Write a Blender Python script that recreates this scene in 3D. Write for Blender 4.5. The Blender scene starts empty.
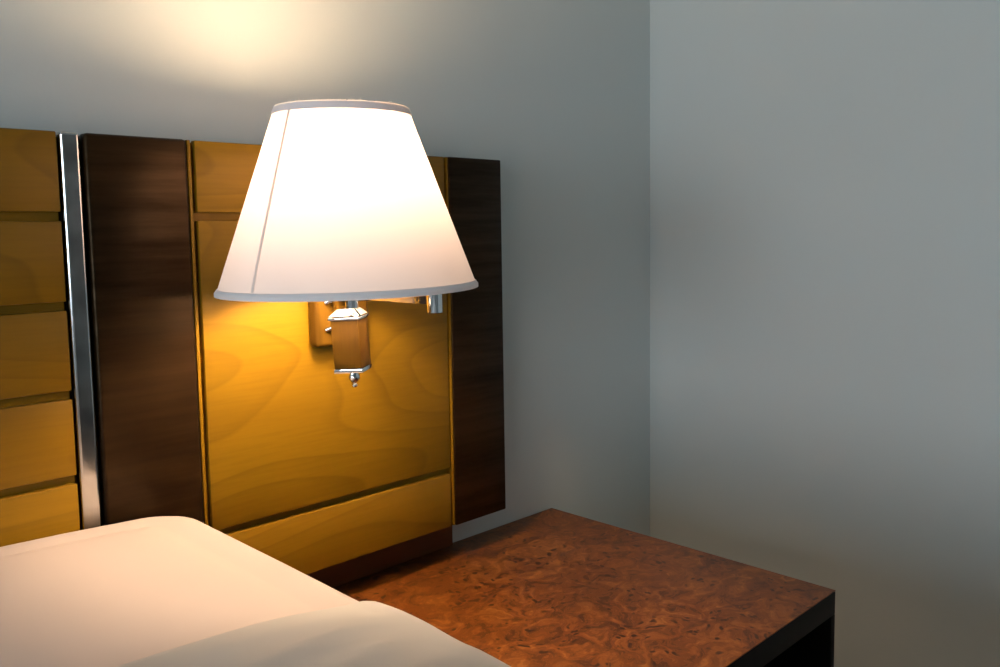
import bpy, bmesh, math, random
from mathutils import Vector, Matrix, noise

sc = bpy.context.scene
COL = sc.collection
R = math.radians

# ------------------------------------------------------------------ camera
YAW, PITCH, ROLL, FPX = 0.849057575, 0.0929476727, -0.005903065, 881.277
CAM = Vector((0.0, -1.05597, 1.05))
fw = Vector((math.sin(YAW) * math.cos(PITCH), math.cos(YAW) * math.cos(PITCH), -math.sin(PITCH)))
rt = Vector((math.cos(YAW), -math.sin(YAW), 0))
upv = rt.cross(fw)
r2 = rt * math.cos(ROLL) + upv * math.sin(ROLL)
u2 = r2.cross(fw)
cd = bpy.data.cameras.new('camera')
cam = bpy.data.objects.new('camera', cd)
COL.objects.link(cam)
cam.matrix_world = Matrix(((r2.x, u2.x, -fw.x, CAM.x), (r2.y, u2.y, -fw.y, CAM.y), (r2.z, u2.z, -fw.z, CAM.z), (0, 0, 0, 1)))
cd.sensor_width = 36.0
cd.lens = FPX / 1000 * 36.0
cd.shift_x = -0.0926456
cd.shift_y = -0.0288652
cd.clip_start = 0.02
sc.camera = cam

# ------------------------------------------------------------------ light and exposure
sc.view_settings.view_transform = 'Standard'
sc.view_settings.look = 'None'
sc.view_settings.gamma = 1.0
sc.view_settings.use_curve_mapping = False
sc.view_settings.exposure = 0.0
sc.cycles.sample_clamp_indirect = 6.0
sc.cycles.diffuse_bounces = 6
sc.cycles.caustics_reflective = False
sc.cycles.caustics_refractive = False

SKY_STRENGTH = 9.0
BULB_STRENGTH = 335.0
world = bpy.data.worlds.new('overcast_sky')
sc.world = world
world.use_nodes = True
bg = world.node_tree.nodes['Background']
bg.inputs['Color'].default_value = (0.77, 0.90, 1.0, 1)
bg.inputs['Strength'].default_value = SKY_STRENGTH

# room extents
XL, XR, YB, YF, ZC = -2.6, 1.3705, 0.0, -5.6, 2.6
WY0, WY1, WZ0, WZ1 = -3.10, -0.30, 0.72, 1.70      # window opening in the left wall
pl = bpy.data.lights.new('window_daylight', 'AREA')
pl.shape = 'RECTANGLE'; pl.size = WZ1 - WZ0; pl.size_y = WY1 - WY0
po = bpy.data.objects.new('window_daylight', pl)
COL.objects.link(po)
po.location = (XL - 0.13, (WY0 + WY1) / 2, (WZ0 + WZ1) / 2)
po.rotation_euler = (0, R(-90), 0)
pl.cycles.is_portal = True


# ------------------------------------------------------------------ materials
def new_mat(name):
    m = bpy.data.materials.new(name); m.use_nodes = True
    nt = m.node_tree
    return m, nt, nt.nodes['Principled BSDF']


def nd(nt, kind, **kw):
    n = nt.nodes.new(kind)
    for k, v in kw.items():
        if k in n.inputs.keys():
            n.inputs[k].default_value = v
        else:
            setattr(n, k, v)
    return n


def ramp(nt, stops, src=None):
    n = nt.nodes.new('ShaderNodeValToRGB')
    e = n.color_ramp.elements
    while len(e) < len(stops): e.new(0.5)
    for i, (p, c) in enumerate(stops):
        e[i].position = p; e[i].color = (*c, 1)
    if src: nt.links.new(src, n.inputs[0])
    return n


def mix(nt, a, b, fac, mode='MIX'):
    n = nt.nodes.new('ShaderNodeMix'); n.data_type = 'RGBA'; n.blend_type = mode
    for sock, v in ((n.inputs[6], a), (n.inputs[7], b), (n.inputs[0], fac)):
        if hasattr(v, 'links'): nt.links.new(v, sock)
        else: sock.default_value = v if isinstance(v, (int, float)) else (*v, 1)
    return n.outputs[2]


def coords(nt, scale, rnd=0.0):
    tc = nd(nt, 'ShaderNodeTexCoord')
    mp = nd(nt, 'ShaderNodeMapping'); mp.inputs['Scale'].default_value = scale
    src = tc.outputs['Object']
    if rnd:
        oi = nd(nt, 'ShaderNodeObjectInfo')
        ad = nd(nt, 'ShaderNodeVectorMath', operation='ADD')
        ml = nd(nt, 'ShaderNodeMath', operation='MULTIPLY'); ml.inputs[1].default_value = rnd
        nt.links.new(oi.outputs['Random'], ml.inputs[0])
        nt.links.new(src, ad.inputs[0]); nt.links.new(ml.outputs[0], ad.inputs[1])
        src = ad.outputs[0]
    nt.links.new(src, mp.inputs[0])
    return mp.outputs[0]


def bump(nt, bsdf, h, strength, dist=0.001):
    b = nd(nt, 'ShaderNodeBump'); b.inputs['Strength'].default_value = strength
    b.inputs['Distance'].default_value = dist
    nt.links.new(h, b.inputs['Height']); nt.links.new(b.outputs[0], bsdf.inputs['Normal'])


def mat_paint(name, col, rough=0.6):
    m, nt, b = new_mat(name)
    n = nd(nt, 'ShaderNodeTexNoise', Scale=2.0, Detail=3.0)
    nt.links.new(coords(nt, (1, 1, 1)), n.inputs['Vector'])
    c = ramp(nt, [(0.3, tuple(x * 0.975 for x in col)), (0.7, tuple(min(1, x * 1.02) for x in col))], n.outputs[0])
    nt.links.new(c.outputs[0], b.inputs['Base Color'])
    f = nd(nt, 'ShaderNodeTexNoise', Scale=260.0, Detail=2.0)
    nt.links.new(coords(nt, (1, 1, 1)), f.inputs['Vector'])
    bump(nt, b, f.outputs[0], 0.12, 0.0006)
    b.inputs['Roughness'].default_value = rough
    return m


def mat_wood(name, lo, hi, line, rough, ringscale=10.0, rnd=3.0, grain_axis='x', line_amt=0.5, bands=None):
    m, nt, b = new_mat(name)
    st = {'x': (0.24, 1, 1), 'z': (1, 1, 0.16)}[grain_axis]
    v = coords(nt, st, rnd)
    w = nd(nt, 'ShaderNodeTexNoise', Scale=5.0, Detail=1.5, Roughness=0.4)
    nt.links.new(v, w.inputs['Vector'])
    # growth rings read as contour lines of a slow noise field
    ml = nd(nt, 'ShaderNodeMath', operation='MULTIPLY'); ml.inputs[1].default_value = ringscale
    nt.links.new(w.outputs[0], ml.inputs[0])
    fr = nd(nt, 'ShaderNodeMath', operation='FRACT'); nt.links.new(ml.outputs[0], fr.inputs[0])
    rings = ramp(nt, [(0.0, (0, 0, 0)), (0.72, (0.35, 0.35, 0.35)), (0.93, (1, 1, 1)), (1.0, (0, 0, 0))], fr.outputs[0])
    fst = {'x': (0.05, 1, 1), 'z': (1, 1, 0.05)}[grain_axis]
    fine = nd(nt, 'ShaderNodeTexNoise', Scale=260.0, Detail=3.0, Roughness=0.6)
    nt.links.new(coords(nt, fst, rnd), fine.inputs['Vector'])
    broad = nd(nt, 'ShaderNodeTexNoise', Scale=5.0, Detail=3.0)
    nt.links.new(coords(nt, {'x': (0.35, 1, 2.2), 'z': (2.2, 1, 0.3)}[grain_axis], rnd), broad.inputs['Vector'])
    base = ramp(nt, [(0.3, lo), (0.7, hi)], broad.outputs[0]).outputs[0]
    la = nd(nt, 'ShaderNodeMath', operation='MULTIPLY'); la.inputs[1].default_value = line_amt
    nt.links.new(rings.outputs[0], la.inputs[0])
    c1 = mix(nt, base, line, la.outputs[0])
    fa = ramp(nt, [(0.42, (0, 0, 0)), (0.68, (0.16, 0.16, 0.16))], fine.outputs[0])
    c2 = mix(nt, c1, line, fa.outputs[0])
    nt.links.new(c2, b.inputs['Base Color'])
    b.inputs['Roughness'].default_value = rough
    bump(nt, b, fine.outputs[0], 0.08, 0.0004)
    return m


def mat_burl():
    m, nt, b = new_mat('burl_veneer')
    v = coords(nt, (1, 1, 1))
    w1 = nd(nt, 'ShaderNodeTexNoise', Scale=15.0, Detail=3.0); nt.links.new(v, w1.inputs['Vector'])
    # domain warp
    sub = nd(nt, 'ShaderNodeVectorMath', operation='SUBTRACT'); sub.inputs[1].default_value = (0.5, 0.5, 0.5)
    nt.links.new(w1.outputs['Color'], sub.inputs[0])
    scl = nd(nt, 'ShaderNodeVectorMath', operation='SCALE'); scl.inputs['Scale'].default_value = 0.09
    nt.links.new(sub.outputs[0], scl.inputs[0])
    ad = nd(nt, 'ShaderNodeVectorMath', operation='ADD')
    nt.links.new(v, ad.inputs[0]); nt.links.new(scl.outputs[0], ad.inputs[1])
    swirl = nd(nt, 'ShaderNodeTexNoise', Scale=24.0, Detail=5.0, Roughness=0.62, Distortion=1.6)
    nt.links.new(ad.outputs[0], swirl.inputs['Vector'])
    base = ramp(nt, [(0.34, (0.065, 0.017, 0.003)), (0.46, (0.140, 0.040, 0.006)), (0.56, (0.195, 0.060, 0.009)), (0.68, (0.31, 0.115, 0.022))], swirl.outputs[0]).outputs[0]
    # pale curling figure lines
    ml = nd(nt, 'ShaderNodeMath', operation='MULTIPLY'); ml.inputs[1].default_value = 9.0
    nt.links.new(swirl.outputs[0], ml.inputs[0])
    fr = nd(nt, 'ShaderNodeMath', operation='FRACT'); nt.links.new(ml.outputs[0], fr.inputs[0])
    ln = ramp(nt, [(0.0, (0, 0, 0)), (0.80, (0, 0, 0)), (0.93, (0.42, 0.42, 0.42)), (1.0, (0, 0, 0))], fr.outputs[0])
    c1 = mix(nt, base, (0.34, 0.135, 0.03), ln.outputs[0])
    # eyes: clustered dark knots
    vo = nd(nt, 'ShaderNodeTexVoronoi', Scale=62.0, Randomness=1.0)
    nt.links.new(ad.outputs[0], vo.inputs['Vector'])
    kn = ramp(nt, [(0.0, (1, 1, 1)), (0.20, (0.95, 0.95, 0.95)), (0.33, (0, 0, 0))], vo.outputs['Distance'])
    cl = nd(nt, 'ShaderNodeTexNoise', Scale=17.0, Detail=2.0); nt.links.new(v, cl.inputs['Vector'])
    cr = ramp(nt, [(0.44, (0, 0, 0)), (0.54, (1, 1, 1))], cl.outputs[0])
    kk = nd(nt, 'ShaderNodeMath', operation='MULTIPLY')
    nt.links.new(kn.outputs[0], kk.inputs[0]); nt.links.new(cr.outputs[0], kk.inputs[1])
    c2 = mix(nt, c1, (0.028, 0.007, 0.003), kk.outputs[0])
    # dusky smudges
    sm = nd(nt, 'ShaderNodeTexNoise', Scale=22.0, Detail=3.0, Distortion=0.8)
    nt.links.new(coords(nt, (0.7, 1.5, 1)), sm.inputs['Vector'])
    sr = ramp(nt, [(0.60, (0, 0, 0)), (0.74, (0.65, 0.65, 0.65))], sm.outputs[0])
    c3 = mix(nt, c2, (0.06, 0.018, 0.006), sr.outputs[0])
    nt.links.new(c3, b.inputs['Base Color'])
    b.inputs['Roughness'].default_value = 0.42
    b.inputs['Specular IOR Level'].default_value = 0.3
    return m


def mat_cloth(name, col, rough=0.85, weave=900.0, sheen=0.1):
    m, nt, b = new_mat(name)
    n = nd(nt, 'ShaderNodeTexNoise', Scale=7.0, Detail=3.0)
    nt.links.new(coords(nt, (1, 1, 1)), n.inputs['Vector'])
    c = ramp(nt, [(0.3, tuple(x * 0.96 for x in col)), (0.7, col)], n.outputs[0])
    nt.links.new(c.outputs[0], b.inputs['Base Color'])
    f = nd(nt, 'ShaderNodeTexNoise', Scale=weave, Detail=1.0)
    nt.links.new(coords(nt, (1, 1, 1)), f.inputs['Vector'])
    bump(nt, b, f.outputs[0], 0.15, 0.0004)
    b.inputs['Roughness'].default_value = rough
    b.inputs['Sheen Weight'].default_value = sheen
    b.inputs['Specular IOR Level'].default_value = 0.2
    return m


def mat_metal(name, col=(0.82, 0.82, 0.83), rough=0.05):
    m, nt, b = new_mat(name)
    b.inputs['Base Color'].default_value = (*col, 1)
    b.inputs['Metallic'].default_value = 1.0
    n = nd(nt, 'ShaderNodeTexNoise', Scale=30.0, Detail=4.0)
    nt.links.new(coords(nt, (1, 1, 1)), n.inputs['Vector'])
    r = ramp(nt, [(0.3, (rough * 0.8,) * 3), (0.75, (rough * 1.5,) * 3)], n.outputs[0])
    nt.links.new(r.outputs[0], b.inputs['Roughness'])
    return m


def mat_fabric_shade(name, col, trans, trans_col):
    m = bpy.data.materials.new(name); m.use_nodes = True
    nt = m.node_tree
    nt.nodes.remove(nt.nodes['Principled BSDF'])
    out = nt.nodes['Material Output']
    d = nd(nt, 'ShaderNodeBsdfDiffuse'); t = nd(nt, 'ShaderNodeBsdfTranslucent')
    f = nd(nt, 'ShaderNodeTexNoise', Scale=500.0, Detail=2.0)
    nt.links.new(coords(nt, (1, 1, 0.25)), f.inputs['Vector'])
    c = ramp(nt, [(0.3, tuple(x * 0.97 for x in trans_col)), (0.7, trans_col)], f.outputs[0])
    d.inputs[0].default_value = (*col, 1)
    nt.links.new(c.outputs[0], t.inputs[0])
    mx = nd(nt, 'ShaderNodeMixShader'); mx.inputs[0].default_value = trans
    nt.links.new(d.outputs[0], mx.inputs[1]); nt.links.new(t.outputs[0], mx.inputs[2])
    nt.links.new(mx.outputs[0], out.inputs[0])
    return m


M = {}
M['wall'] = mat_paint('wall_paint', (0.595, 0.635, 0.62))
M['ceiling'] = mat_paint('ceiling_paint', (0.62, 0.62, 0.60))
M['floor'] = mat_wood('floor_wood', (0.06, 0.045, 0.035), (0.09, 0.065, 0.05), (0.04, 0.03, 0.02), 0.5)
M['light_wood'] = mat_wood('honey_maple', (0.190, 0.100, 0.004), (0.240, 0.130, 0.005), (0.100, 0.048, 0.002), 0.42, 17.0, 3.0, 'x', 0.34)
M['dark_wood'] = mat_wood('dark_walnut', (0.007, 0.0037, 0.0016), (0.020, 0.0100, 0.0036), (0.004, 0.002, 0.001), 0.34, 7.0, 5.0, 'x', 0.5)
_p = M['dark_wood'].node_tree.nodes['Principled BSDF']
_p.inputs['Specular IOR Level'].default_value = 0.28
_p.inputs['Specular Tint'].default_value = (1.0, 0.68, 0.40, 1)
_nt = M['dark_wood'].node_tree
_g = nd(_nt, 'ShaderNodeTexNoise', Scale=110.0, Detail=4.0, Roughness=0.6)
_nt.links.new(coords(_nt, (0.05, 1, 0.7), 5.0), _g.inputs['Vector'])
_r = ramp(_nt, [(0.32, (0.10, 0.10, 0.10)), (0.68, (0.34, 0.34, 0.34))], _g.outputs[0])
_nt.links.new(_r.outputs[0], _p.inputs['Specular IOR Level'])
M['light_wood'].node_tree.nodes['Principled BSDF'].inputs['Specular IOR Level'].default_value = 0.2
M['lamp_wood'] = mat_wood('lamp_oak', (0.075, 0.037, 0.004), (0.115, 0.057, 0.006), (0.03, 0.013, 0.002), 0.38, 9.0, 5.0, 'z', 0.5)
M['lamp_wood'].node_tree.nodes['Principled BSDF'].inputs['Specular IOR Level'].default_value = 0.06
M['black_wood'] = mat_wood('black_stained_wood', (0.007, 0.005, 0.004), (0.010, 0.007, 0.005), (0.004, 0.003, 0.0025), 0.5, 8.0)
M['black_wood'].node_tree.nodes['Principled BSDF'].inputs['Specular IOR Level'].default_value = 0.2
M['added_door_wood'] = mat_wood('added_door_wood', (0.09, 0.075, 0.06), (0.13, 0.11, 0.09), (0.06, 0.05, 0.04), 0.5)  # only for the added door that darkens the chrome reflection
M['burl'] = mat_burl()
M['plinth'] = mat_wood('brown_plinth_wood', (0.10, 0.034, 0.010), (0.15, 0.052, 0.015), (0.06, 0.02, 0.007), 0.4, 7.0)
M['chrome'] = mat_metal('chrome')
M['strip_chrome'] = mat_metal('chrome_strip_metal', (0.62, 0.62, 0.62), 0.13)
M['sheet'] = mat_cloth('white_sheet', (0.52, 0.455, 0.435))
M['duvet'] = mat_cloth('white_duvet', (0.46, 0.45, 0.44), 0.9, 600.0)
M['base_cloth'] = mat_cloth('grey_base_cloth', (0.20, 0.18, 0.17))
M['shade'] = mat_fabric_shade('shade_fabric', (0.76, 0.745, 0.74), 0.060, (0.95, 0.83, 0.87))
M['trim'] = mat_fabric_shade('shade_trim_fabric', (0.80, 0.78, 0.80), 0.035, (0.9, 0.75, 0.62))
M['seam'] = mat_fabric_shade('shade_seam_fabric', (0.85, 0.82, 0.80), 0.2, (0.9, 0.75, 0.66))
M['frame_white'] = mat_paint('white_frame_paint', (0.8, 0.8, 0.79), 0.4)
m, nt, b = new_mat('bulb_glow')
b.inputs['Base Color'].default_value = (0.9, 0.9, 0.9, 1)
b.inputs['Emission Color'].default_value = (1.0, 0.68, 0.41, 1)
b.inputs['Emission Strength'].default_value = BULB_STRENGTH
M['bulb'] = m
m, nt, b = new_mat('window_glass')
nt.nodes.remove(b)
tr = nd(nt, 'ShaderNodeBsdfTransparent'); gl = nd(nt, 'ShaderNodeBsdfGlossy')
gl.inputs['Roughness'].default_value = 0.02
mx = nd(nt, 'ShaderNodeMixShader'); mx.inputs[0].default_value = 0.08
nt.links.new(tr.outputs[0], mx.inputs[1]); nt.links.new(gl.outputs[0], mx.inputs[2])
nt.links.new(mx.outputs[0], nt.nodes['Material Output'].inputs[0])
M['glass'] = m


# ------------------------------------------------------------------ mesh helpers
class MB:
    def __init__(self): self.bm = bmesh.new()

    def box(self, x0, x1, y0, y1, z0, z1, bev=0.0, seg=2):
        r = bmesh.ops.create_cube(self.bm, size=1.0)
        vs = r['verts']
        for v in vs:
            v.co = Vector(((x0 + x1) / 2 + v.co.x * (x1 - x0), (y0 + y1) / 2 + v.co.y * (y1 - y0), (z0 + z1) / 2 + v.co.z * (z1 - z0)))
        if bev:
            es = list({e for v in vs for e in v.link_edges})
            bmesh.ops.bevel(self.bm, geom=es, offset=bev, segments=seg, profile=0.5, affect='EDGES')
        return self

    def tube(self, a, c, r0, r1=None, n=20):
        a, c = Vector(a), Vector(c)
        r1 = r0 if r1 is None else r1
        d = c - a
        q = Vector((0, 0, 1)).rotation_difference(d.normalized()).to_matrix().to_4x4()
        bmesh.ops.create_cone(self.bm, cap_ends=True, segments=n, radius1=r0, radius2=r1, depth=d.length,
                              matrix=Matrix.Translation((a + c) / 2) @ q)
        return self

    def lathe(self, prof, cx, cy, n=32, caps=True):
        rings = []
        for (r, z) in prof:
            rings.append([self.bm.verts.new((cx + r * math.cos(2 * math.pi * i / n), cy + r * math.sin(2 * math.pi * i / n), z)) for i in range(n)])
        for a, c in zip(rings, rings[1:]):
            for i in range(n):
                j = (i + 1) % n
                self.bm.faces.new((a[i], a[j], c[j], c[i]))
        if caps:
            self.bm.faces.new(rings[0][::-1]); self.bm.faces.new(rings[-1])
        return self

    def loft(self, rings, closed=True, cap0=True, cap1=True):
        vr = [[self.bm.verts.new(p) for p in ring] for ring in rings]
        n = len(vr[0])
        for a, c in zip(vr, vr[1:]):
            for i in range(n if closed else n - 1):
                j = (i + 1) % n
                self.bm.faces.new((a[i], a[j], c[j], c[i]))
        if closed and cap0: self.bm.faces.new(vr[0][::-1])
        if closed and cap1: self.bm.faces.new(vr[-1])
        return self

    def xf(self, mat):
        bmesh.ops.transform(self.bm, matrix=mat, verts=self.bm.verts)
        return self

    def build(self, name, mat, parent=None, smooth=True, angle=35):
        bmesh.ops.recalc_face_normals(self.bm, faces=self.bm.faces)
        org = world_loc(parent)
        for v in self.bm.verts: v.co -= org
        me = bpy.data.meshes.new(name)
        self.bm.to_mesh(me); self.bm.free()
        me.materials.append(M[mat])
        if smooth:
            for p in me.polygons: p.use_smooth = True
            me.set_sharp_from_angle(angle=R(angle))
        o = bpy.data.objects.new(name, me)
        COL.objects.link(o)
        if parent: o.parent = parent
        return o


def world_loc(o):
    v = Vector((0, 0, 0))
    while o is not None:
        v += o.location; o = o.parent
    return v


def thing(name, label, cat, loc):
    o = bpy.data.objects.new(name, None)
    COL.objects.link(o)
    o.location = loc; o.empty_display_size = 0.1
    o['label'] = label; o['category'] = cat
    return o


def tag(o, label, cat):
    o['label'] = label; o['category'] = cat
    return o


def structure(o):
    o['kind'] = 'structure'
    return o


# ------------------------------------------------------------------ the room
T = 0.15
structure(MB().box(XL - T, XR + T, YB, YB + T, 0, ZC).build('wall_back', 'wall'))
structure(MB().box(XR, XR + T, YF, YB, 0, ZC).build('wall_right', 'wall'))
structure(MB().box(XL - T, XR + T, YF - T, YF, 0, ZC).build('wall_front', 'wall'))
wl = MB()
wl.box(XL - T, XL, YF, YB, 0, WZ0).box(XL - T, XL, YF, YB, WZ1, ZC)
wl.box(XL - T, XL, YF, WY0, WZ0, WZ1).box(XL - T, XL, WY1, YB, WZ0, WZ1)
structure(wl.build('wall_left', 'wall'))
structure(MB().box(XL - T, XR + T, YF - T, YB + T, -0.1, 0).build('floor', 'floor'))
structure(MB().box(XL - T, XR + T, YF - T, YB + T, ZC, ZC + 0.1).build('ceiling', 'ceiling'))
dr = structure(MB().box(XR - 0.03, XR, -3.95, -2.85, 0, 2.10, 0.004).build('added_door_1', 'added_door_wood'))  # unseen door, added so the chrome strip has something dark to reflect
MB().box(XR - 0.045, XR - 0.03, -3.87, -2.93, 0.10, 2.02, 0.006).build('added_door_panel', 'added_door_wood', dr)
MB().tube((XR - 0.09, -2.99, 1.02), (XR - 0.09, -3.11, 1.02), 0.010).tube((XR - 0.045, -2.99, 1.02), (XR - 0.09, -2.99, 1.02), 0.009).build('added_door_handle', 'chrome', dr)
win = MB().box(XL - 0.11, XL - 0.105, WY0 + 0.02, WY1 - 0.02, WZ0 + 0.02, WZ1 - 0.02).build('window_1', 'glass', None, False)
structure(win)
fr = MB()
xa, xb, fwid = XL - 0.125, XL - 0.07, 0.045
ym = (WY0 + WY1) / 2
fr.box(xa, xb, WY0, WY1, WZ0, WZ0 + fwid).box(xa, xb, WY0, WY1, WZ1 - fwid, WZ1)
fr.box(xa, xb, WY0, WY0 + fwid, WZ0, WZ1).box(xa, xb, WY1 - fwid, WY1, WZ0, WZ1)
fr.box(xa, xb, ym - fwid / 2, ym + fwid / 2, WZ0, WZ1)
fr.build('window_frame', 'frame_white', win, False)
MB().box(XL - 0.07, XL + 0.03, WY0 - 0.03, WY1 + 0.03, WZ0 - 0.025, WZ0, 0.004).build('window_sill', 'frame_white', win)

# ------------------------------------------------------------------ bed
XB = 0.417           # right side of the mattress
XC = -0.48           # bed centre line
XA = 2 * XC - XB
YH, YE = -0.083, -2.12
ZT, RE = 0.7425, 0.026


def crown(x, y):
    d = max(0.0, min(XB - 0.03 - x, x - XA - 0.03))
    e = max(0.0, YH - 0.02 - y)
    return 0.020 * (1 - math.exp(-d / 0.14)) * (0.6 + 0.4 * (1 - math.exp(-e / 0.10))) - 0.018 * min(0.6, max(0.0, -0.12 - y))


def rrect(inset, z, n=22, rc=0.055):
    x0, x1, y0, y1 = XA + inset, XB - inset, YE + inset, YH - inset
    r = max(0.004, rc - inset)
    pts = []
    for (cx, cy, a0) in ((x1 - r, y1 - r, 0), (x0 + r, y1 - r, 90), (x0 + r, y0 + r, 180), (x1 - r, y0 + r, 270)):
        for k in range(9):
            a = R(a0 + 90 * k / 8)
            pts.append((cx + r * math.cos(a), cy + r * math.sin(a)))
    out = []                                      # subdivide the straight runs
    m_ = len(pts)
    for i in range(m_):
        p, q = pts[i], pts[(i + 1) % m_]
        out.append(p)
        if i % 9 == 8:
            for k in range(1, n):
                t = k / n
                out.append((p[0] + (q[0] - p[0]) * t, p[1] + (q[1] - p[1]) * t))
    return [Vector((x, y, z)) for x, y in out]


bed = thing('bed', 'wide bed with smooth white fitted sheet pushed against the headboard', 'bed', (XC, (YH + YE) / 2, 0))
rings = [rrect(0.02, 0.36), rrect(0.004, 0.375), rrect(0.0, 0.40)]
rings += [rrect(0.0, z) for z in (0.5, 0.6, ZT - RE - 0.002)]
for k in range(1, 9):                             # rounded shoulder
    a = R(90 * k / 8)
    rings.append(rrect(RE * (1 - math.cos(a)), ZT - RE + RE * math.sin(a)))
for ins, dz in ((0.040, -0.0006), (0.046, -0.0020), (0.052, -0.0020), (0.058, -0.0004), (0.066, 0.0006), (0.08, 0.001), (0.11, 0.001), (0.15, 0.001), (0.2, 0.001), (0.27, 0.001), (0.35, 0.001), (0.5, 0.001), (0.7, 0.001), (0.88, 0.001)):
    rings.append(rrect(ins, ZT + dz))
for ring in rings:
    for p in ring:
        if p.z > ZT - RE:
            k = min(1.0, (p.z - ZT + RE) / RE)
            p.z += crown(p.x, p.y) * k + k * 0.0016 * noise.noise(Vector((p.x * 5, p.y * 5, 2)))
MB().loft(rings).build('mattress', 'sheet', bed, angle=60)
MB().box(XA + 0.02, XB - 0.02, YE + 0.02, YH - 0.01, 0.10, 0.36, 0.01).build('bed_base', 'base_cloth', bed)
for (lx, ly) in ((XA + 0.1, YE + 0.1), (XB - 0.1, YE + 0.1), (XA + 0.1, YH - 0.1), (XB - 0.1, YH - 0.1)):
    MB().tube((lx, ly, 0.0), (lx, ly, 0.10), 0.025).build('leg', 'black_wood', bed)


# duvet, laid over the bed and hanging down its sides
def bed_profile(s):
    """s = arc length outwards from the start of the right shoulder; returns x, z, nx, nz."""
    q = RE * math.pi / 2
    if s <= 0: return XB - RE + s, ZT, 0.0, 1.0
    if s < q:
        a = s / RE
        return XB - RE + RE * math.sin(a), ZT - RE + RE * math.cos(a), math.sin(a), math.cos(a)
    return XB, ZT - RE - (s - q), 1.0, 0.0


SPOTS = [  # wrinkle ridges: start s, start y, end s, end y, height, half width
    (-0.015, -0.402, -0.13, -0.408, 0.008, 0.008), (-0.010, -0.428, -0.18, -0.452, 0.010, 0.011),
    (-0.015, -0.460, -0.13, -0.500, 0.009, 0.013), (-0.005, -0.505, -0.20, -0.580, 0.012, 0.022),
    (-0.25, -0.42, -0.40, -0.75, 0.006, 0.03), (-0.5, -0.5, -0.75, -0.95, 0.008, 0.05),
]


def wrinkle(s, y):
    h = 0.0
    y += 0.08
    for (s0, y0, s1, y1, hh, w) in SPOTS:
        dx, dy = s1 - s0, y1 - y0
        L2 = dx * dx + dy * dy
        t = ((s - s0) * dx + (y - y0) * dy) / L2
        tc = max(0.0, min(1.0, t))
        d2 = (s - s0 - tc * dx) ** 2 + (y - y0 - tc * dy) ** 2
        h += 0.85 * hh * math.exp(-d2 / (w * w)) * (1 - 0.5 * tc) * min(1.0, 0.45 + 2.5 * tc)
    h += (0.003 * noise.noise(Vector((s * 3.0, y * 3.0, 7))) + 0.0025 * noise.noise(Vector((s * 9, y * 9, 3)))) / (1 + math.exp((s + 0.08) / 0.02))
    return h


def duvet_point(s, y, th, flip=0):
    mirror = s < -(XB - RE - XC)
    ss = -2 * (XB - RE - XC) - s if mirror else s
    x, z, nx, nz = bed_profile(ss)
    if mirror: x, nx = 2 * XC - x, -nx
    z += crown(x, y) * max(0.0, nz)
    return Vector((x + nx * th, y, z + nz * th))


SS = []
half = XB - RE - XC
s_ = -2 * half - 0.36
while s_ < 0.36:
    SS.append(s_)
    s_ += 0.008 if -0.5 < s_ < 0.2 or -0.1 < s_ + 2 * half < 0.03 else 0.03
SS.append(0.36)
YBK = -0.452            # folded back edge of the duvet
prof = []               # (distance in front of the back edge, thickness share) from the underside round to the top
prof += [(0.07, 0.06), (0.03, 0.06), (0.012, 0.10), (0.004, 0.22), (0.0, 0.42), (0.003, 0.63), (0.010, 0.80), (0.022, 0.92), (0.038, 0.98)]
d_ = 0.055
while d_ < 1.86:
    prof.append((d_, 1.0)); d_ += 0.011 if d_ < 0.5 else 0.04
rows = []
for (d, k) in prof:
    row = []
    for s in SS:
        yb = YBK + 0.010 * noise.noise(Vector((s * 4, 0, 11))) - 0.02 * max(0, s - 0.05)
        y = yb - d
        th = 0.002 + 0.003 * math.exp(-((s - 0.0) / 0.04) ** 2 - ((y + 0.50) / 0.04) ** 2) + 0.010 * math.exp(-d / 0.10) / (1 + math.exp((s + 0.04) / 0.02))
        w = wrinkle(s, y) * min(1.0, 0.35 + d / 0.06)
        row.append(duvet_point(s, y, 0.0045 + k * max(0.002, th + w)))
    rows.append(row)
# underside of the foot end, to close the quilt
k_ = 1.855
while k_ > 0.08:
    rows.append([duvet_point(s, YBK - k_, 0.0045) for s in SS]); k_ -= 0.06
dv = MB().loft([[row[i] for row in rows] for i in range(len(SS))])
duvet = tag(dv.build('duvet', 'duvet', None, angle=80), 'rumpled off-white duvet folded back across the bed', 'duvet')

# ------------------------------------------------------------------ headboard
HF = -0.07               # front plane of the boards
HZ0, HZ1 = 0.608, 1.1435
HXR = 0.9128
hb = thing('headboard', 'panelled headboard of honey and dark wood with chrome strips', 'headboard', (XC, -0.035, HZ0))


def mx_(x): return 2 * XC - x


GROOVES = [1.0592, 0.9688, 0.8778, 0.7895, 0.6915]
G = 0.0046
# carrying board behind everything, and the low board behind the bedside table
MB().box(mx_(0.905), 0.905, -0.052, -0.018, HZ0 + 0.008, HZ1 - 0.004).build('back_board', 'dark_wood', hb)
MB().box(mx_(0.82), 0.82, -0.018, -0.0005, HZ0 + 0.06, HZ1 - 0.06).build('wall_batten', 'black_wood', hb)
MB().box(mx_(0.853), 0.853, -0.013, -0.0005, 0.5515, 0.6685, 0.0008).build('plinth_board', 'plinth', hb)
# light backing seen in the grooves
for (a, c) in ((0.4445, 0.8135), (mx_(0.8135), mx_(0.4445)), (mx_(0.3155), 0.3155)):
    MB().box(a, c, -0.060, -0.052, HZ0 + 0.001, HZ1 - 0.002).build('groove_backing', 'light_wood', hb)
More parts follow.
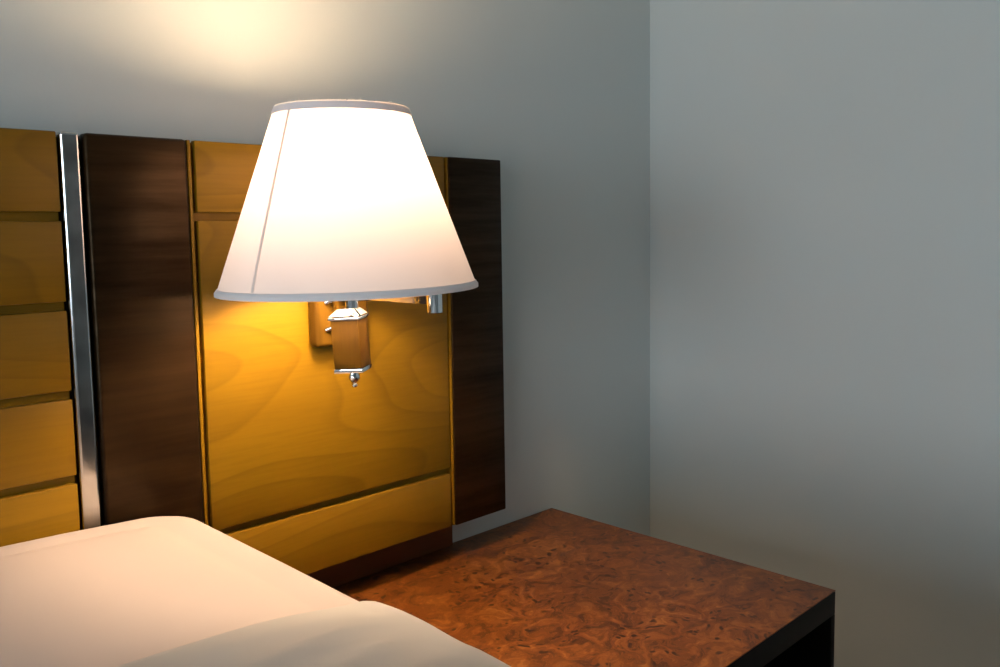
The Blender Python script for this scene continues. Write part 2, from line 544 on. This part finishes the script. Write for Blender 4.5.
# middle boards, between the chrome strips
edges = [HZ1] + GROOVES + [HZ0]
for i in range(len(edges) - 1):
    zt = edges[i] - (G if i else 0); zb = edges[i + 1] + (G if i < len(edges) - 2 else 0)
    MB().box(mx_(0.3150), 0.3150, HF, -0.060, zb, zt, 0.0014, 2).build('board', 'light_wood', hb)
# side bays: dark panel, light boards between two thin edge strips, dark panel
for sgn in (1, -1):
    def bx(mb, a, c, *rest):
        if sgn < 0: a, c = mx_(c), mx_(a)
        return mb.box(a, c, *rest)
    for (zb, zt) in ((GROOVES[0] + G, HZ1), (GROOVES[-1] + G, GROOVES[0] - G), (HZ0, GROOVES[-1] - G)):
        bx(MB(), 0.4525, 0.8052, HF, -0.060, zb, zt, 0.0016, 2).build('board', 'light_wood', hb)
    bx(MB(), 0.4445, 0.4482, HF + 0.0006, -0.060, HZ0, HZ1, 0.0008).build('edge_strip', 'light_wood', hb)
    bx(MB(), 0.8090, 0.8125, HF + 0.0006, -0.060, HZ0, HZ1, 0.0008).build('edge_strip', 'light_wood', hb)
    bx(MB(), 0.3400, 0.4440, HF - 0.001, -0.052, HZ0, HZ1 + 0.0005, 0.004, 3).build('dark_panel', 'dark_wood', hb)
    bx(MB(), 0.8132, HXR, HF - 0.001, -0.020, HZ0 - 0.001, HZ1 + 0.0005, 0.002, 3).build('dark_panel', 'dark_wood', hb)
    bx(MB(), 0.3182, 0.3365, HF + 0.001, -0.052, HZ0, HZ1 + 0.0005, 0.0030, 4).build('chrome_strip', 'strip_chrome', hb, False)['label'] = 'narrow chrome strip'

# ------------------------------------------------------------------ bedside table
NX0, NX1, NY0, NY1, NZ = 0.470, 1.0863, -0.5375, -0.0008, 0.55
ns = thing('bedside_table', 'open black bedside table with glossy orange burl wood top', 'bedside table', ((NX0 + NX1) / 2, (NY0 + NY1) / 2, 0))
MB().box(NX0, NX1, NY0, NY1, NZ - 0.0015, NZ, 0.0004).build('burl_top', 'burl', ns)['label'] = 'orange-brown burl veneer top with dark knots'
MB().box(NX0, NX1, NY0, NY1, NZ - 0.034, NZ - 0.0015, 0.0012).build('top_panel', 'black_wood', ns)
for (a, c) in ((NX0, NX0 + 0.012), (NX1 - 0.012, NX1)):
    MB().box(a, c, NY0, NY1, 0.0, NZ - 0.034, 0.001).build('side_panel', 'black_wood', ns)
MB().box(NX0 + 0.012, NX1 - 0.012, NY1 - 0.012, NY1, 0.0, NZ - 0.034).build('back_panel', 'black_wood', ns)
MB().box(NX0 + 0.012, NX1 - 0.012, NY0 + 0.005, NY1 - 0.012, 0.06, 0.08).build('bottom_shelf', 'black_wood', ns)

# ------------------------------------------------------------------ wall lamp
AX, AY, HS = 0.5434, -0.225, 1.044      # lamp axis and size of the head
TILT = R(0.9)
vax = Vector((CAM.x - AX, CAM.y - AY, 0)).normalized()
TM = Matrix.Translation((AX + 0.0023, AY, 0.9704)) @ Matrix.Rotation(TILT, 4, vax) @ Matrix.Scale(HS, 4) @ Matrix.Translation((-AX, -AY, -0.975))
TMB = Matrix.Translation((AX + 0.0018, AY, 0.8934)) @ Matrix.Rotation(R(3.0), 4, vax) @ Matrix.Scale(HS, 4) @ Matrix.Translation((-AX, -AY, -0.90))
lamp = thing('wall_lamp', 'wall lamp with lit white fabric shade on a swing arm', 'lamp', (0.6215, HF, 0.897))
plate = MB().box(0.583, 0.660, -0.0905, HF, 0.897, 1.015, 0.006, 3).build('backplate', 'lamp_wood', lamp)
MB().tube((0.597, -0.0900, 0.9190), (0.6050, -0.1000, 0.9240), 0.0030, n=14).build('screw', 'chrome', plate)
MB().tube((0.597, -0.0900, 0.9530), (0.6050, -0.1000, 0.9580), 0.0030, n=14).build('screw', 'chrome', plate)
MB().tube((0.622, -0.0900, 0.967), (0.622, -0.104, 0.967), 0.014, 0.012, 24).build('mount', 'chrome', plate)
EX, EY = 0.6374, -0.2526
# swing arm: outgoing flat bar, elbow, return bar
ad_ = Vector((EX - 0.622, EY + 0.102, 0)).normalized(); an = Vector((-ad_.y, ad_.x, 0))
def bar(p, q, w, h):
    p, q = Vector(p), Vector(q); d = (q - p).normalized(); n_ = d.cross(Vector((0, 0, 1))).normalized(); up_ = n_.cross(d)
    mb = MB()
    mb.loft([[e + n_ * (a * w / 2) + up_ * (c * h / 2) for (a, c) in ((-1, -1), (1, -1), (1, 1), (-1, 1))] for e in (p, q)])
    return mb
bar((0.622, -0.102, 0.9625), (EX, EY, 0.9618), 0.009, 0.009).build('arm', 'chrome', lamp, False)
MB().lathe([(0.0078, 0.9474), (0.0090, 0.9482), (0.0090, 0.9800), (0.0075, 0.9815)], EX, EY, 28).build('elbow_joint', 'chrome', lamp)
bar((EX, EY, 0.9775), (AX + 0.002, AY, 0.9685), 0.008, 0.006).build('arm', 'chrome', lamp, False)

# lamp body: oak block between chrome caps, finial below
def block(hw, z0, z1, bev=0.0008, hw1=None):
    mb = MB().box(-hw, hw, -hw, hw, z0, z1, bev)
    if hw1:
        zm = (z0 + z1) / 2
        for v in mb.bm.verts:
            if v.co.z > zm: v.co.x *= hw1 / hw; v.co.y *= hw1 / hw
    return mb.xf(TMB @ Matrix.Translation((AX, AY, 0)) @ Matrix.Rotation(R(-54), 4, 'Z'))
body = block(0.0146, 0.9005, 0.9515).build('lamp_body', 'lamp_wood', lamp)
block(0.0165, 0.9515, 0.9545, 0.0007).build('cap_plate', 'chrome', body)
block(0.0158, 0.9552, 0.9622, 0.0005, 0.0095).build('cap_plate', 'chrome', body)
block(0.0152, 0.8960, 0.9005, 0.0006).build('base_plate', 'chrome', body)
fin = [(0.0018, 0.8992), (0.0046, 0.8975), (0.0050, 0.8950), (0.0058, 0.8930), (0.0058, 0.8915), (0.0048, 0.8890), (0.0026, 0.8868), (0.0018, 0.8858), (0.0026, 0.8846), (0.0029, 0.8832), (0.0022, 0.8818), (0.0006, 0.8812)]
MB().lathe([(r_, z_ - 0.003) for r_, z_ in fin], AX, AY, 24).xf(TMB).build('finial', 'chrome', body)
MB().lathe([(0.0066, 0.9600), (0.0066, 0.9860), (0.011, 0.9880), (0.012, 0.9900), (0.012, 1.050), (0.010, 1.053)], AX, AY, 28).xf(TM).build('lamp_holder', 'chrome', lamp)
bp = [(0.010, 1.052), (0.014, 1.057), (0.019, 1.066), (0.0235, 1.082), (0.025, 1.102), (0.025, 1.125), (0.022, 1.142), (0.014, 1.154), (0.002, 1.157)]
MB().lathe(bp, AX, AY, 20).xf(TM).build('bulb', 'bulb', lamp)

SZ0, SZ1, SR0, SR1 = 0.9835, 1.1680, 0.1305, 0.0663
def cone(z, off=0.0):
    t = (z - SZ0) / (SZ1 - SZ0)
    return SR0 + (SR1 - SR0) * t + off
NZ_ = 14
shade = MB().lathe([(cone(SZ0 + (SZ1 - SZ0) * k / NZ_), SZ0 + (SZ1 - SZ0) * k / NZ_) for k in range(NZ_ + 1)], AX, AY, 96, False).xf(TM).build('lamp_shade', 'shade', lamp, angle=80)
def band(z0, z1, o0, o1, nm):
    zc = (z0 + z1) / 2
    pr_ = [(cone(z0, -0.0008), z0), (cone(z0, o0), z0 + 0.0003), (cone(zc, o1), zc), (cone(z1, o0), z1 - 0.0003), (cone(z1, 0.0002), z1)]
    MB().lathe(pr_, AX, AY, 96, False).xf(TM).build(nm, 'trim', shade, angle=70)
band(SZ0 - 0.0012, SZ0 + 0.0062, 0.0010, 0.0022, 'bottom_trim')
band(SZ1 - 0.0070, SZ1 + 0.0012, 0.0006, 0.0011, 'top_trim')
# stitched side seams: a narrow doubled strip from rim to rim
def seam(a0, a1, w):
    ra, rb_ = [], []
    n = 16
    rows_ = []
    for k in range(n + 1):
        z = SZ0 + 0.004 + (SZ1 - SZ0 - 0.008) * k / n
        a = a0 + (a1 - a0) * k / n
        r = cone(z, 0.0006)
        dw = w / r / 2
        rows_.append([Vector((AX + r * math.cos(R(a) + q), AY + r * math.sin(R(a) + q), z)) for q in (-dw, 0, dw)])
    MB().loft(rows_, closed=False).xf(TM).build('seam', 'seam', shade)
for base in (0, 180):
    seam(193.8 + base, 191.4 + base, 0.0038)
# frayed threads standing on the top rim
random.seed(4)
fz = MB()
for k in range(230):
    a = random.random() * 2 * math.pi
    r = cone(SZ1, 0.0004)
    p = Vector((AX + r * math.cos(a), AY + r * math.sin(a), SZ1 + 0.0006))
    t = Vector((-math.sin(a), math.cos(a), 0))
    L = random.uniform(0.0008, 0.0036)
    e = p + Vector((random.uniform(-1, 1) * L * 0.7, random.uniform(-1, 1) * L * 0.7, L * random.uniform(0.4, 1)))
    w = 0.00032
    vs = [fz.bm.verts.new(q) for q in (p - t * w, p + t * w, e + t * w * 0.5, e - t * w * 0.5)]
    fz.bm.faces.new(vs)
th_ = fz.xf(TM).build('frayed_threads', 'shade', shade, False)
th_['kind'] = 'stuff'
# wire spider inside the top of the shade
sp = MB()
zs = SZ1 - 0.010
for k in range(3):
    a = R(20 + 120 * k)
    rr = cone(zs + 0.006, -0.0015)
    sp.tube((AX, AY, zs), (AX + rr * math.cos(a), AY + rr * math.sin(a), zs + 0.006), 0.0014, n=10)
sp.lathe([(0.010, zs - 0.002), (0.012, zs - 0.001), (0.012, zs + 0.002), (0.010, zs + 0.003)], AX, AY, 24)
sp.xf(TM).build('shade_spider', 'chrome', shade)
sp2 = MB()
for sgn in (-1, 1):
    pts = [(0.0115, 1.020), (0.030, 1.035), (0.036, 1.095), (0.028, 1.140), (0.008, zs)]
    for (r0, z0), (r1, z1) in zip(pts, pts[1:]):
        sp2.tube((AX + sgn * r0, AY, z0), (AX + sgn * r1, AY, z1), 0.0012, n=8)
sp2.xf(TM).build('harp', 'chrome', lamp)
